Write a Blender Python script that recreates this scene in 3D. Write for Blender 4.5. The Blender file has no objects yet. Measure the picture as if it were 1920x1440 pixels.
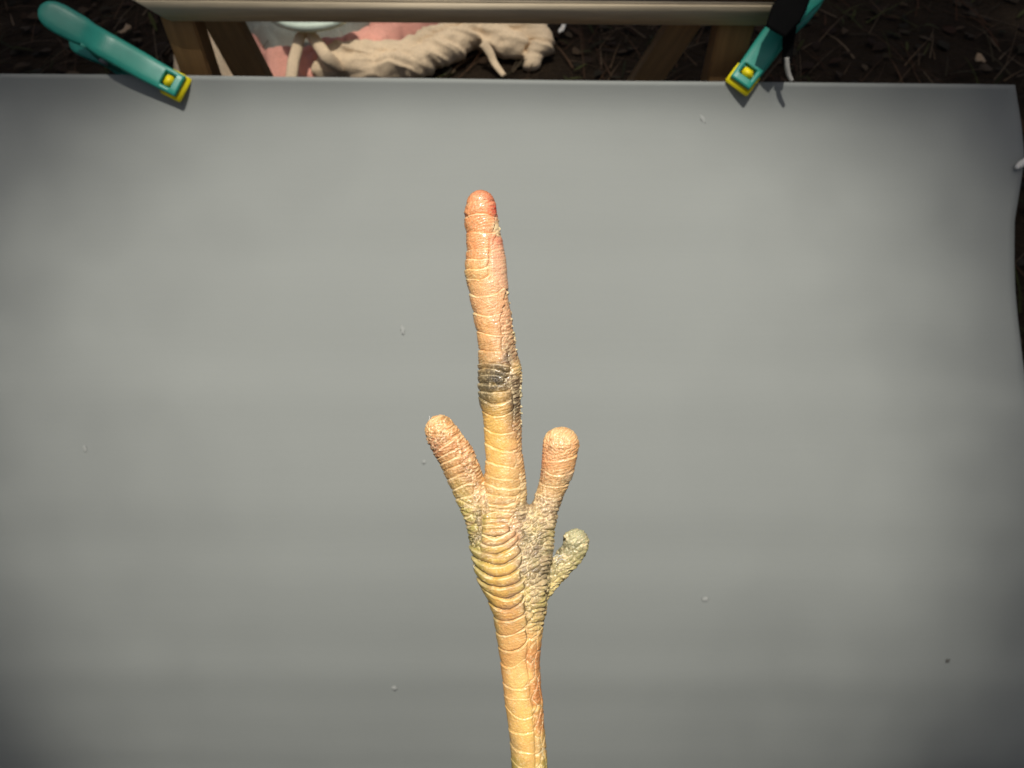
import bpy, bmesh, math, random
import numpy as np
from mathutils import Vector, Matrix

random.seed(7)
rng = np.random.default_rng(11)
SC = bpy.context.scene
COL = SC.collection

# ------------------------------------------------------------------ camera, world, sun, exposure
PITCH = math.radians(52)
FPX = 1441.4                       # focal length in pixels of the 1920 px wide photograph
CAM = np.array([0.0, 0.0, 1.06])
FWD = np.array([0.0, math.cos(PITCH), -math.sin(PITCH)])
UPV = np.array([0.0, math.sin(PITCH), math.cos(PITCH)])
RGT = np.array([1.0, 0.0, 0.0])
CAMROT = Matrix((RGT, UPV, -FWD)).transposed()      # columns: right, up, back

cam_data = bpy.data.cameras.new("camera")
cam_data.sensor_width = 36.0
cam_data.lens = 36.0 * FPX / 1920.0
cam_data.clip_start = 0.01
cam_data.clip_end = 2000.0
cam_data.dof.use_dof = True
cam_data.dof.focus_distance = 0.178
cam_data.dof.aperture_fstop = 37.0
cam = bpy.data.objects.new("camera", cam_data)
cam.matrix_world = Matrix.Translation(Vector(CAM)) @ CAMROT.to_4x4()
COL.objects.link(cam)
SC.camera = cam

ALPHA = math.radians(31)           # the sun stands behind the photographer, this far above the view axis
SUN = -FWD * math.cos(ALPHA) + UPV * math.sin(ALPHA) - RGT * 0.028
SUN /= np.linalg.norm(SUN)
SUN_EL = math.asin(SUN[2])
world = bpy.data.worlds.new("World")
SC.world = world
world.use_nodes = True
nt = world.node_tree
bg = nt.nodes["Background"]
sky = nt.nodes.new("ShaderNodeTexSky")
sky.sky_type = 'NISHITA'
sky.sun_disc = False
sky.sun_elevation = SUN_EL
sky.dust_density = 6.0
sky.ozone_density = 0.2
sky.sun_rotation = math.radians(180)
nt.links.new(sky.outputs[0], bg.inputs[0])
bg.inputs[1].default_value = 0.05

sl = bpy.data.lights.new("sun", 'SUN')
sl.energy = 4.4
sl.angle = math.radians(0.55)
sl.color = (1.0, 0.955, 0.87)
so = bpy.data.objects.new("sun", sl)
so.rotation_euler = Vector(SUN).to_track_quat('Z', 'Y').to_euler()
so.location = (0, -4, 8)
COL.objects.link(so)

SC.view_settings.view_transform = 'Standard'
SC.view_settings.look = 'None'
SC.view_settings.exposure = 0.0
SC.view_settings.gamma = 1.0

# ------------------------------------------------------------------ helpers
def at(px, py, d):
    return CAM + d * FWD + d * (px - 960) / FPX * RGT + d * (720 - py) / FPX * UPV

def on_ground(px, py, h=0.0):
    r = FWD + (px - 960) / FPX * RGT + (720 - py) / FPX * UPV
    return CAM + r * ((h - CAM[2]) / r[2])

def srgb(r, g, b, k=1.0):
    c = np.array([r, g, b], float) / 255.0
    return np.where(c <= 0.04045, c / 12.92, ((c + 0.055) / 1.055) ** 2.4) * k

def tag(o, label=None, cat=None, group=None, kind=None):
    if label: o["label"] = label
    if cat: o["category"] = cat
    if group: o["group"] = group
    if kind: o["kind"] = kind
    return o

def thing(name, loc=(0, 0, 0), **k):
    o = bpy.data.objects.new(name, None)
    o.empty_display_size = 0.02
    o.location = loc
    COL.objects.link(o)
    return tag(o, **k)

def link(name, me, mat=None, parent=None, smooth=True):
    if mat: me.materials.append(mat)
    if smooth: me.polygons.foreach_set("use_smooth", [True] * len(me.polygons))
    o = bpy.data.objects.new(name, me)
    COL.objects.link(o)
    if parent is not None:
        o.parent = parent
        o.matrix_parent_inverse = Matrix.Identity(4)
        if parent.type == 'EMPTY' or True:
            pass
    return o

def mesh_np(name, V, F):
    me = bpy.data.meshes.new(name)
    V = np.asarray(V, np.float32)
    F = np.asarray(F, np.int32)
    me.vertices.add(len(V)); me.vertices.foreach_set("co", V.ravel())
    n, k = F.shape
    me.loops.add(n * k); me.loops.foreach_set("vertex_index", F.ravel())
    me.polygons.add(n)
    me.polygons.foreach_set("loop_start", np.arange(0, n * k, k, dtype=np.int32))
    me.polygons.foreach_set("loop_total", np.full(n, k, np.int32))
    me.update(calc_edges=True)
    me.validate()
    return me

def set_col(me, C):
    a = me.color_attributes.new("pigment", 'FLOAT_COLOR', 'POINT')
    buf = np.ones((len(me.vertices), 4), np.float32)
    buf[:, :3] = C
    a.data.foreach_set("color", buf.ravel())

def grid_faces(nu, nv):
    i = np.arange(nu - 1)[:, None] * nv + np.arange(nv - 1)[None, :]
    i = i.ravel()
    return np.stack([i, i + nv, i + nv + 1, i + 1], 1)

def hash2(i, j, s=0):
    n = (i.astype(np.int64) * 374761393 + j.astype(np.int64) * 668265263 + s * 982451653) & 0x7fffffff
    n = ((n ^ (n >> 13)) * 1274126177) & 0x7fffffff
    n = n ^ (n >> 16)
    return (n & 0xffff) / 65535.0

def vnoise(x, y, s=0):
    xi, yi = np.floor(x), np.floor(y)
    fx, fy = x - xi, y - yi
    fx = fx * fx * (3 - 2 * fx); fy = fy * fy * (3 - 2 * fy)
    xi = xi.astype(np.int64); yi = yi.astype(np.int64)
    a = hash2(xi, yi, s); b = hash2(xi + 1, yi, s); c = hash2(xi, yi + 1, s); d = hash2(xi + 1, yi + 1, s)
    return (a * (1 - fx) + b * fx) * (1 - fy) + (c * (1 - fx) + d * fx) * fy

def fbm(x, y, s=0, o=3):
    t = 0; a = 1; n = 0
    for k in range(o):
        t = t + a * vnoise(x * 2 ** k, y * 2 ** k, s + k); n += a; a *= 0.5
    return t / n

def voro(x, y, s=0, jit=0.85):
    """distance to nearest and second nearest seed, id of the nearest cell"""
    xi = np.floor(x).astype(np.int64); yi = np.floor(y).astype(np.int64)
    f1 = np.full(x.shape, 9.0); f2 = np.full(x.shape, 9.0); cid = np.zeros(x.shape)
    for di in (-1, 0, 1):
        for dj in (-1, 0, 1):
            i = xi + di; j = yi + dj
            sx = i + 0.5 + (hash2(i, j, s) - 0.5) * jit
            sy = j + 0.5 + (hash2(i, j, s + 1) - 0.5) * jit
            d = np.hypot(x - sx, y - sy)
            near = d < f1
            f2 = np.where(near, f1, np.minimum(f2, d))
            cid = np.where(near, hash2(i, j, s + 2), cid)
            f1 = np.where(near, d, f1)
    return f1, f2, cid

def sstep(a, b, x):
    t = np.clip((x - a) / (b - a), 0, 1)
    return t * t * (3 - 2 * t)

# ------------------------------------------------------------------ materials
def principled(name, color=(0.5, 0.5, 0.5), rough=0.5, attr=None, spec=0.5):
    m = bpy.data.materials.new(name)
    m.use_nodes = True
    b = m.node_tree.nodes["Principled BSDF"]
    b.inputs["Base Color"].default_value = (*color, 1)
    b.inputs["Roughness"].default_value = rough
    b.inputs["Specular IOR Level"].default_value = spec
    if attr:
        a = m.node_tree.nodes.new("ShaderNodeVertexColor"); a.layer_name = attr
        m.node_tree.links.new(a.outputs[0], b.inputs["Base Color"])
    return m, m.node_tree, b

def N(t, kind, **kw):
    n = t.nodes.new(kind)
    for k, v in kw.items():
        if k in n.inputs: n.inputs[k].default_value = v
        else: setattr(n, k, v)
    return n

def coords(t, scale):
    tc = t.nodes.new("ShaderNodeTexCoord")
    mp = t.nodes.new("ShaderNodeMapping")
    mp.inputs["Scale"].default_value = scale
    t.links.new(tc.outputs["Object"], mp.inputs[0])
    return mp

def add_bump(t, b, height, strength, dist, normal=None):
    bp = t.nodes.new("ShaderNodeBump")
    bp.inputs["Strength"].default_value = strength
    bp.inputs["Distance"].default_value = dist
    t.links.new(height, bp.inputs["Height"])
    if normal is not None: t.links.new(normal, bp.inputs["Normal"])
    t.links.new(bp.outputs[0], b.inputs["Normal"])
    return bp.outputs[0]

def vary(t, b, col_out, noise_out, lo, hi):
    """multiply a colour by a remapped noise"""
    mr = N(t, "ShaderNodeMapRange")
    mr.inputs[3].default_value = lo; mr.inputs[4].default_value = hi
    t.links.new(noise_out, mr.inputs[0])
    mx = t.nodes.new("ShaderNodeMix"); mx.data_type = 'RGBA'; mx.blend_type = 'MULTIPLY'
    mx.inputs[0].default_value = 1.0
    if col_out is None:
        mx.inputs[6].default_value = b.inputs["Base Color"].default_value
    else:
        t.links.new(col_out, mx.inputs[6])
    t.links.new(mr.outputs[0], mx.inputs[7])
    t.links.new(mx.outputs[2], b.inputs["Base Color"])
    return mx.outputs[2]

def skin_material():
    m, t, b = principled("scaly_skin", rough=0.36, spec=0.6)
    a = t.nodes.new("ShaderNodeVertexColor"); a.layer_name = "pigment"
    mp = coords(t, (1, 1, 1))
    n1 = N(t, "ShaderNodeTexNoise", Scale=2200.0, Detail=3.0, Roughness=0.6)
    n1.inputs["Distortion"].default_value = 1.2
    n2 = N(t, "ShaderNodeTexNoise", Scale=900.0, Detail=3.0, Roughness=0.6)
    v = N(t, "ShaderNodeTexVoronoi", feature='DISTANCE_TO_EDGE', Scale=1500.0)
    for x in (n1, n2, v): t.links.new(mp.outputs[0], x.inputs["Vector"])
    c = vary(t, b, a.outputs[0], n2.outputs[0], 0.88, 1.12)
    c = vary(t, b, c, n1.outputs[0], 0.84, 1.16)
    nb = add_bump(t, b, n1.outputs[0], 0.55, 0.0002)
    mr = N(t, "ShaderNodeMapRange"); mr.inputs[1].default_value = 0.0; mr.inputs[2].default_value = 0.16
    t.links.new(v.outputs[0], mr.inputs[0])
    add_bump(t, b, mr.outputs[0], 0.3, 0.00015, nb)
    rr = N(t, "ShaderNodeMapRange"); rr.inputs[3].default_value = 0.18; rr.inputs[4].default_value = 0.46
    t.links.new(n2.outputs[0], rr.inputs[0]); t.links.new(rr.outputs[0], b.inputs["Roughness"])
    b.inputs["Coat Weight"].default_value = 0.35
    b.inputs["Coat Roughness"].default_value = 0.16
    b.inputs["Subsurface Weight"].default_value = 0.12
    b.inputs["Subsurface Radius"].default_value = (1.0, 0.45, 0.2)
    b.inputs["Subsurface Scale"].default_value = 0.0008
    return m

def wood_material(name, color, axis=(3, 60, 60)):
    m, t, b = principled(name, color, 0.6)
    mp = coords(t, axis)
    n1 = N(t, "ShaderNodeTexNoise", Scale=4.0, Detail=6.0, Roughness=0.6)
    t.links.new(mp.outputs[0], n1.inputs["Vector"])
    vary(t, b, None, n1.outputs[0], 0.6, 1.4)
    add_bump(t, b, n1.outputs[0], 0.3, 0.001)
    return m

def cloth_material(name, color, weave=900.0):
    m, t, b = principled(name, color, 0.95, spec=0.1)
    mp = coords(t, (1, 1, 1))
    n1 = N(t, "ShaderNodeTexNoise", Scale=14.0, Detail=4.0)
    n2 = N(t, "ShaderNodeTexNoise", Scale=260.0, Detail=2.0)
    for x in (n1, n2): t.links.new(mp.outputs[0], x.inputs["Vector"])
    c = vary(t, b, None, n1.outputs[0], 0.8, 1.2)
    vary(t, b, c, n2.outputs[0], 0.75, 1.25)
    add_bump(t, b, n2.outputs[0], 0.5, 0.004)
    return m

def plastic_material(name, color, rough=0.38):
    m, t, b = principled(name, color, rough)
    mp = coords(t, (1, 1, 1))
    n1 = N(t, "ShaderNodeTexNoise", Scale=90.0, Detail=4.0)
    t.links.new(mp.outputs[0], n1.inputs["Vector"])
    vary(t, b, None, n1.outputs[0], 0.86, 1.14)
    add_bump(t, b, n1.outputs[0], 0.08, 0.001)
    return m

def card_material():
    m, t, b = principled("grey_card", (0.231, 0.244, 0.231), 0.75, spec=0.25)
    mp = coords(t, (1, 1, 1))
    n1 = N(t, "ShaderNodeTexNoise", Scale=900.0, Detail=3.0)
    mp2 = coords(t, (1.0, 60.0, 1.0))
    n2 = N(t, "ShaderNodeTexNoise", Scale=9.0, Detail=5.0, Roughness=0.7)
    n3 = N(t, "ShaderNodeTexNoise", Scale=7.0, Detail=2.0)
    t.links.new(mp.outputs[0], n1.inputs["Vector"])
    t.links.new(mp2.outputs[0], n2.inputs["Vector"])
    t.links.new(mp.outputs[0], n3.inputs["Vector"])
    c = vary(t, b, None, n2.outputs[0], 0.975, 1.025)
    c = vary(t, b, c, n3.outputs[0], 0.97, 1.03)
    vary(t, b, c, n1.outputs[0], 0.96, 1.04)
    add_bump(t, b, n1.outputs[0], 0.05, 0.0005)
    return m

M_SKIN = skin_material()
M_CARD = card_material()
M_TEAL = plastic_material("teal_plastic", tuple(srgb(38, 140, 122)))
M_YELLOW = plastic_material("yellow_plastic", tuple(srgb(238, 220, 20)), 0.45)
M_STEEL = principled("spring_steel", (0.25, 0.25, 0.25), 0.4)[0]
M_APRON = wood_material("planed_pine", tuple(srgb(206, 190, 162)))
M_BOARD = wood_material("brown_board", tuple(srgb(116, 76, 38)))
M_LEG = wood_material("leg_wood", tuple(srgb(156, 120, 78)), (60, 60, 3))
M_BRACE = wood_material("brace_wood", tuple(srgb(200, 160, 108)), (40, 40, 4))
M_BURLAP = cloth_material("burlap", tuple(srgb(226, 202, 168)))
M_PINK = cloth_material("pink_cloth", tuple(srgb(235, 170, 150)))
M_GREY = cloth_material("grey_cloth", tuple(srgb(150, 152, 140)))
M_TRAY = plastic_material("pale_tray_plastic", tuple(srgb(205, 218, 200)), 0.7)
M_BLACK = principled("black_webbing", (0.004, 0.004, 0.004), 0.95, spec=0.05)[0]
M_CORD = principled("white_cord", tuple(srgb(150, 148, 142)), 0.8)[0]
M_PAPER = principled("white_scrap", tuple(srgb(235, 232, 222)), 0.8)[0]
M_DUST = principled("dust", (0.275, 0.285, 0.27), 0.9)[0]
M_DIRT = principled("dirt_speck", (0.10, 0.10, 0.09), 0.9)[0]
M_BARK = principled("bark", (0.06, 0.045, 0.03), 0.9)[0]
M_LEAF = principled("leaf", (0.05, 0.09, 0.025), 0.6)[0]
M_LITTER = principled("litter", rough=0.85, attr="pigment", spec=0.2)[0]

def ground_material():
    m, t, b = principled("forest_soil", (0.018, 0.012, 0.007), 0.95, spec=0.1)
    mp = coords(t, (1, 1, 1))
    n1 = N(t, "ShaderNodeTexNoise", Scale=9.0, Detail=8.0, Roughness=0.7)
    n2 = N(t, "ShaderNodeTexNoise", Scale=60.0, Detail=4.0)
    for x in (n1, n2): t.links.new(mp.outputs[0], x.inputs["Vector"])
    c = vary(t, b, None, n1.outputs[0], 0.4, 1.6)
    vary(t, b, c, n2.outputs[0], 0.5, 1.5)
    add_bump(t, b, n2.outputs[0], 0.8, 0.02)
    return m
M_GROUND = ground_material()

# ------------------------------------------------------------------ ground
def build_ground():
    bm = bmesh.new()
    bmesh.ops.create_grid(bm, x_segments=2, y_segments=2, size=300)
    me = bpy.data.meshes.new("ground"); bm.to_mesh(me); bm.free()
    tag(link("ground", me, M_GROUND), kind="structure")

def build_litter():
    V = []; F = []; C = []
    def quad_strip(p, direction, length, width, bend, color, up=0.4, segs=3):
        base = len(V)
        d = np.array([math.cos(direction), math.sin(direction), 0.0])
        s = np.array([-d[1], d[0], 0.0])
        for k in range(segs + 1):
            u = k / segs
            z = 0.006 + length * (up * u - bend * u * u)
            w = width * (1 - 0.85 * abs(2 * u - 0.9) ** 2) if bend >= 0.3 else width * (1 - 0.8 * u)
            q = p + d * length * u + np.array([0, 0, max(z, 0.003)])
            V.append(q + s * w / 2); V.append(q - s * w / 2 + np.array([0, 0, 0.25 * width * random.random()]))
            C.append(color * .42); C.append(color * .42)
            if k:
                a = base + 2 * (k - 1)
                F.append((a, a + 1, a + 3, a + 2))
    browns = [srgb(110, 82, 58), srgb(96, 70, 44), srgb(128, 104, 78), srgb(92, 60, 36), srgb(84, 74, 52), srgb(140, 120, 96)]
    greens = [srgb(72, 74, 34), srgb(86, 90, 44), srgb(58, 62, 30)]
    for k in range(9000):
        y = random.uniform(0.3, 3.6); x = random.uniform(-2.4, 2.4)
        if random.random() < 0.25 and y > 2.6: continue
        p = np.array([x, y, 0.0])
        r = random.random()
        ang = random.uniform(0, 6.283)
        if r < 0.55:      # dry grass stalks
            g = random.choice(browns) * random.uniform(0.4, 1.0)
            if fbm(np.array([x * 2.0]), np.array([y * 2.0]), 5)[0] > 0.58 and random.random() < .6: g = random.choice(greens) * random.uniform(0.5, 1.2)
            quad_strip(p, random.gauss(1.1, 0.7), random.uniform(0.06, 0.2), random.uniform(0.002, 0.006), 0.25, g, up=random.uniform(0.1, 0.5))
        elif r < 0.85:    # leaf fragments
            g = random.choice(browns) * random.uniform(0.15, 0.6)
            quad_strip(p, ang, random.uniform(0.02, 0.06), random.uniform(0.012, 0.035), 0.35, g, up=random.uniform(0.1, 0.6))
        else:
            g = random.choice(greens) * random.uniform(0.4, 1.0)
            quad_strip(p, ang, random.uniform(0.03, 0.07), random.uniform(0.005, 0.012), 0.3, g, up=random.uniform(0.3, 0.9))
    me = mesh_np("leaf_litter", V, F)
    set_col(me, np.array(C))
    tag(link("leaf_litter", me, M_LITTER), kind="stuff",
        label="dark brown leaf litter and dry grass on the shaded ground", cat="leaf litter")

# ------------------------------------------------------------------ unseen tree added to shade the scene, its gaps shaped for the light
def build_shade_tree():
    root = thing("added_shade_tree", (4.0, -8.0, 0), label="unseen tall broadleaf tree added behind the camera to shape the sunlight", cat="tree")
    ep = UPV * math.cos(ALPHA) + FWD * math.sin(ALPHA)
    V = []; F = []
    def leaf(q, p, size, depth):
        c = CAM + SUN * depth + RGT * q + ep * p     # q, p: offsets across the sun's direction
        a = random.uniform(0, 6.283)
        t1 = RGT * math.cos(a) + ep * math.sin(a)
        t2 = -RGT * math.sin(a) + ep * math.cos(a)
        t1 = t1 + SUN * random.uniform(-.4, .4); t2 = t2 + SUN * random.uniform(-.4, .4)
        b = len(V)
        for u, v in ((-.5, 0), (0, -.36), (.5, 0), (0, .36)):
            V.append(c + t1 * u * size + t2 * v * size)
        F.append((b, b + 1, b + 2, b + 3))
    def T(q, p):
        dp = (p - 0.36)
        r = abs((q + 0.05) / (0.64 if q > -0.05 else 0.645)) ** 2.1 + abs(dp / (0.53 if dp > 0 else 0.56)) ** 4.0
        t = min(max((r - 0.08) / (1.10 - 0.08), 0), 1)
        r2 = abs((q + 0.25) / 0.62) ** 2 + abs((p - 1.60) / 0.38) ** 2      # a second, thinner gap added to light the cloths
        t2 = min(max((r2 - 0.3) / 0.9, 0), 1)
        return max(1 - t * t * (3 - 2 * t), 0.44 * (1 - t2 * t2 * (3 - 2 * t2)))
    size = 0.042; A = 0.36 * size * size
    n = int(3.2 / A * 2.6 * 3.6)
    for k in range(n):
        q = random.uniform(-1.3, 1.3); p = random.uniform(-1.2, 2.4)
        dens = min(-math.log(max(T(q, p), 0.04)), 3.2) / 3.2
        if random.random() < dens: leaf(q, p, size, 20 + random.uniform(-0.8, 0.8))
    for k in range(5200):
        q = random.uniform(-6, 6); p = random.uniform(-6, 6)
        if math.hypot(q, p) > 6 or (abs(q) < 1.25 and -1.15 < p < 2.35): continue
        leaf(q, p, 0.42, 20 + random.uniform(-1.4, 1.4))
    off = np.array([4.0, -8.0, 0])
    me = mesh_np("crown", np.array(V) - off, F)
    link("crown", me, M_LEAF, root, smooth=False)
    cv = CAM + SUN * 20
    bm = bmesh.new()
    pts = [Vector((4, -8, 0)), Vector((3.8, -7.9, 6)), Vector((3.5, -7.6, 12)), Vector((3.0, -7.3, 18)), Vector((2.7, -7.0, 20.5))]
    rad = [0.32, 0.26, 0.2, 0.12, 0.05]
    rings = []
    for p, r in zip(pts, rad):
        rings.append([bm.verts.new(p - Vector(off) + Vector((r * math.cos(a * .785), r * math.sin(a * .785), 0))) for a in range(8)])
    for r0, r1 in zip(rings, rings[1:]):
        for a in range(8): bm.faces.new((r0[a], r0[(a + 1) % 8], r1[(a + 1) % 8], r1[a]))
    me = bpy.data.meshes.new("trunk"); bm.to_mesh(me); bm.free()
    link("trunk", me, M_BARK, root)

# ------------------------------------------------------------------ the grey card
CARD_W = []
def card_point(px, s):
    """px: across, as photo pixels at the top edge; s: metres down the sheet from its top edge"""
    return None

def build_card():
    # profile of the sheet in the (forward, up) plane: starts at the clamped top edge and bends over towards vertical
    top = at(960, 149, 0.85)
    n = 300; L = 1.5
    ss = np.linspace(0, L, n)
    # tilt of the normal above the view axis (degrees) along the sheet
    tilt = np.interp(ss, [0, 0.012, 0.03, 0.05, 0.2, 0.36, 0.5, 0.62, 0.75, 1.5], [-32, -26, -6, 8, 12, 6, -6, -18, -27, -29])
    k = np.ones(9) / 9
    tilt = np.convolve(np.pad(tilt, 4, mode='edge'), k, 'valid')
    tilt = tilt + 1.5 * np.sin(ss * 2 * np.pi / 0.105 + 0.6) * (ss > 0.06) + 0.9 * np.sin(ss * 2 * np.pi / 0.064)  * (ss > 0.06)
    th = np.radians(tilt)
    # direction down the sheet = -up rotated by tilt
    ds = L / (n - 1)
    dv = -np.cos(th) * ds; dd = -np.sin(th) * ds      # top leaning away: going down comes nearer
    v = np.concatenate([[0], np.cumsum(dv[:-1])]); d = np.concatenate([[0], np.cumsum(dd[:-1])])
    prof = top[None] + v[:, None] * UPV[None] + d[:, None] * FWD[None]
    # right edge is wavy, in metres along X
    pe = [150, 160, 290, 400, 520, 620, 800, 1000, 1200, 1440, 2000]
    xe = [1904, 1905, 1917, 1906, 1912, 1919, 1928, 1934, 1940, 1950, 1960]
    rel = prof - CAM
    dep = rel @ FWD; vv = rel @ UPV
    py = 720 - vv / dep * FPX
    xr = (np.interp(py, pe, xe) - 960) / FPX * dep
    m = 150
    V = np.zeros((m, n, 3))
    for j in range(n):
        x = np.linspace(-0.72, xr[j], m)
        V[:, j, 0] = x
        u = x / 0.6
        wave = 0.0035 * np.sin(x * 7 + 1.0) * np.exp(-ss[j] / 0.25) + 0.0012 * np.sin(x * 19 + ss[j] * 8)
        side = 0.010 * np.clip((x - 0.35) / 0.25, 0, 1) ** 2 * np.sin(ss[j] * 17 + 0.6)
        nrm = -FWD * math.cos(th[j]) + UPV * math.sin(th[j])
        V[:, j, :] += (prof[j] - [prof[j][0], 0, 0])[None] + (wave + side)[:, None] * nrm[None]
        V[:, j, 2] += -(x * math.tan(math.radians(0.62))) * UPV[2]      # the sheet hangs very slightly askew
        V[:, j, 1] += -(x * math.tan(math.radians(0.62))) * UPV[1]
    o0 = V[:, 0].mean(0)
    me = mesh_np("grey_card", (V - o0).reshape(-1, 3), grid_faces(m, n)[:, ::-1])
    o = link("grey_card", me, M_CARD)
    o.location = o0
    md = o.modifiers.new("thick", 'SOLIDIFY'); md.thickness = 0.0012; md.offset = -1
    tag(o, label="large plain grey card sheet clamped to the wooden bench as a backdrop", cat="grey card")
    return V, th

def card_hit(V, px, py):
    """nearest card vertex to the ray through a photo pixel, with the local normal"""
    rel = V.reshape(-1, 3) - CAM
    d = rel @ FWD
    X = 960 + rel @ RGT / d * FPX; Y = 720 - rel @ UPV / d * FPX
    k = int(np.argmin((X - px) ** 2 + (Y - py) ** 2))
    m, n = V.shape[:2]
    i, j = divmod(k, n); i = min(max(i, 1), m - 2); j = min(max(j, 1), n - 2)
    a = V[i + 1, j] - V[i - 1, j]; b = V[i, j + 1] - V[i, j - 1]
    nr = np.cross(b, a); nr /= np.linalg.norm(nr)
    if nr @ FWD > 0: nr = -nr
    return V[i, j], nr

def build_specks(V, card=None):
    def speck(name, px, py, size, mat, label, cat, group=None, long=1.0):
        p, nr = card_hit(V, px, py)
        bm = bmesh.new()
        bmesh.ops.create_icosphere(bm, subdivisions=2, radius=1.0)
        for v in bm.verts:
            v.co *= 1 + 0.35 * random.uniform(-1, 1)
        me = bpy.data.meshes.new(name); bm.to_mesh(me); bm.free()
        o = link(name, me, mat)
        z = Vector(nr); q = z.to_track_quat('Z', 'Y')
        o.matrix_world = Matrix.Translation(Vector(p) + z * size * 0.1) @ q.to_matrix().to_4x4() @ Matrix.Rotation(random.uniform(0, .6), 4, 'Z') @ Matrix.Diagonal((size, size * long, size * 0.25, 1))
        tag(o, label=label, cat=cat, group=group)
    dust = [(745, 1287, .0034, 1.0, "largest pale dust speck low on the grey card, left of the shank"),
            (752, 616, .0022, 2.2, "pale elongated dust speck on the grey card left of the middle toe"),
            (1321, 1124, .0030, 1.0, "round pale dust speck on the grey card right of the shank"),
            (158, 846, .0022, 1.7, "pale dust speck near the left border of the grey card"),
            (1316, 228, .0020, 2.4, "pale streak of dust high on the grey card below the right clamp"),
            (798, 866, .0020, 1.0, "faint dust speck on the grey card beside the left toe tip")]
    for px, py, s, lg, lab in dust:
        speck("dust_speck", px, py, s, M_DUST, lab, "dust speck", "dust specks on the grey card", lg)
    speck("dirt_speck", 1776, 1238, .0026, M_DIRT, "small dark dirt speck low on the right of the grey card", "dirt speck")

# ------------------------------------------------------------------ bench
def box_between(name, a, b, w, t, side, mat, parent, off=None):
    """a bar from a to b, width w along 'side', thickness t"""
    a = np.array(a); b = np.array(b)
    z = b - a; L = np.linalg.norm(z); z = z / L
    x = np.array(side, float); x = x - z * (x @ z); x /= np.linalg.norm(x)
    y = np.cross(z, x)
    bm = bmesh.new()
    bmesh.ops.create_cube(bm, size=1.0)
    for v in bm.verts: v.co = Vector((v.co.x * w, v.co.y * t, (v.co.z + 0.5) * L))
    bmesh.ops.bevel(bm, geom=bm.edges[:], offset=min(w, t) * 0.06, segments=2, affect='EDGES')
    me = bpy.data.meshes.new(name); bm.to_mesh(me); bm.free()
    o = link(name, me, mat, parent, smooth=False)
    R = Matrix((x, y, z)).transposed()
    base = Vector(parent.location) if parent else Vector((0, 0, 0))
    o.matrix_local = Matrix.Translation(Vector(a) - base) @ R.to_4x4()
    return o

def ray_plane_y(px, py, y):
    r = FWD + (px - 960) / FPX * RGT + (720 - py) / FPX * UPV
    return CAM + r * (y / r[1])

def build_bench():
    A = at(316, 41, 0.852); B = at(1446, 50, 0.852)
    ax = B - A; Lb = np.linalg.norm(ax); ax = ax / Lb
    root = thing("wooden_bench", tuple(np.array([(A[0] + B[0]) / 2, A[1], 0])), label="low pale wooden bench standing behind the grey card", cat="bench")
    base = np.array(root.location)
    # apron: vertical face, ends cut on the slant, longer at its top edge
    h = 0.0245; t = 0.020
    fwdv = np.cross(np.array([0, 0, 1.0]), ax); fwdv /= np.linalg.norm(fwdv)
    bm = bmesh.new()
    vs = []
    for dep in (0, t):
        for (u, z) in ((0.0, 0), (Lb, 0), (Lb + 0.034, h), (-0.034, h)):
            vs.append(bm.verts.new(Vector(A + ax * u + np.array([0, 0, z]) + fwdv * dep - base)))
    for q in ((0, 1, 2, 3), (7, 6, 5, 4), (0, 4, 5, 1), (1, 5, 6, 2), (2, 6, 7, 3), (3, 7, 4, 0)): bm.faces.new([vs[i] for i in q])
    bmesh.ops.bevel(bm, geom=bm.edges[:], offset=0.0022, segments=3, affect='EDGES')
    bmesh.ops.recalc_face_normals(bm, faces=bm.faces[:])
    me = bpy.data.meshes.new("apron"); bm.to_mesh(me); bm.free()
    link("apron", me, M_APRON, root)
    # seat board on top
    bm = bmesh.new()
    bmesh.ops.create_cube(bm, size=1.0)
    for v in bm.verts: v.co = Vector((v.co.x * (Lb + 0.075), v.co.y * 0.30, v.co.z * 0.02))
    bmesh.ops.bevel(bm, geom=bm.edges[:], offset=0.002, segments=2, affect='EDGES')
    me = bpy.data.meshes.new("seat_board"); bm.to_mesh(me); bm.free()
    o = link("seat_board", me, M_BOARD, root, smooth=False)
    mid = (A + B) / 2 + np.array([0, 0, h + 0.0105]) + fwdv * 0.1535 - base
    o.matrix_local = Matrix.Translation(Vector(mid)) @ Matrix((ax, fwdv, np.array([0, 0, 1.0]))).transposed().to_4x4()
    # legs and slanting braces
    for px, w in ((351, 0.036), (1371, 0.040)):
        y = A[1] + 0.0045 + 0.016
        p = ray_plane_y(px, 60, y)
        lift = 0.0245
        box_between("leg", (p[0], y, 0), (p[0], y, A[2] + lift - 0.02 + (0.004 if px > 900 else 0)), w, 0.032, (1, 0, 0), M_LEG, root)
    for (pa, pb, w) in (((424, 47), (473, 138), 0.042), ((1271, 58), (1216, 141), 0.036)):
        y = A[1] + 0.095
        a = ray_plane_y(*pa, y); b = ray_plane_y(*pb, y)
        d = (b - a) / (a[2] - b[2])
        e = a + d * a[2]
        a = a - d * 0.02
        box_between("brace", e, a, w, 0.022, (1, 0, 0), M_BRACE, root)
    # rail behind the card that the clamps grip
    pl, nl = card_hit(CV, 250, 172); pr, n_r = card_hit(CV, 1450, 184)
    nn = (nl + n_r) / 2; nn /= np.linalg.norm(nn)
    mid = np.cross(nn, ax)
    box_between("rail", pl - nn * 0.010, pr - nn * 0.010, 0.022, 0.010, mid, M_LEG, root)

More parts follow.
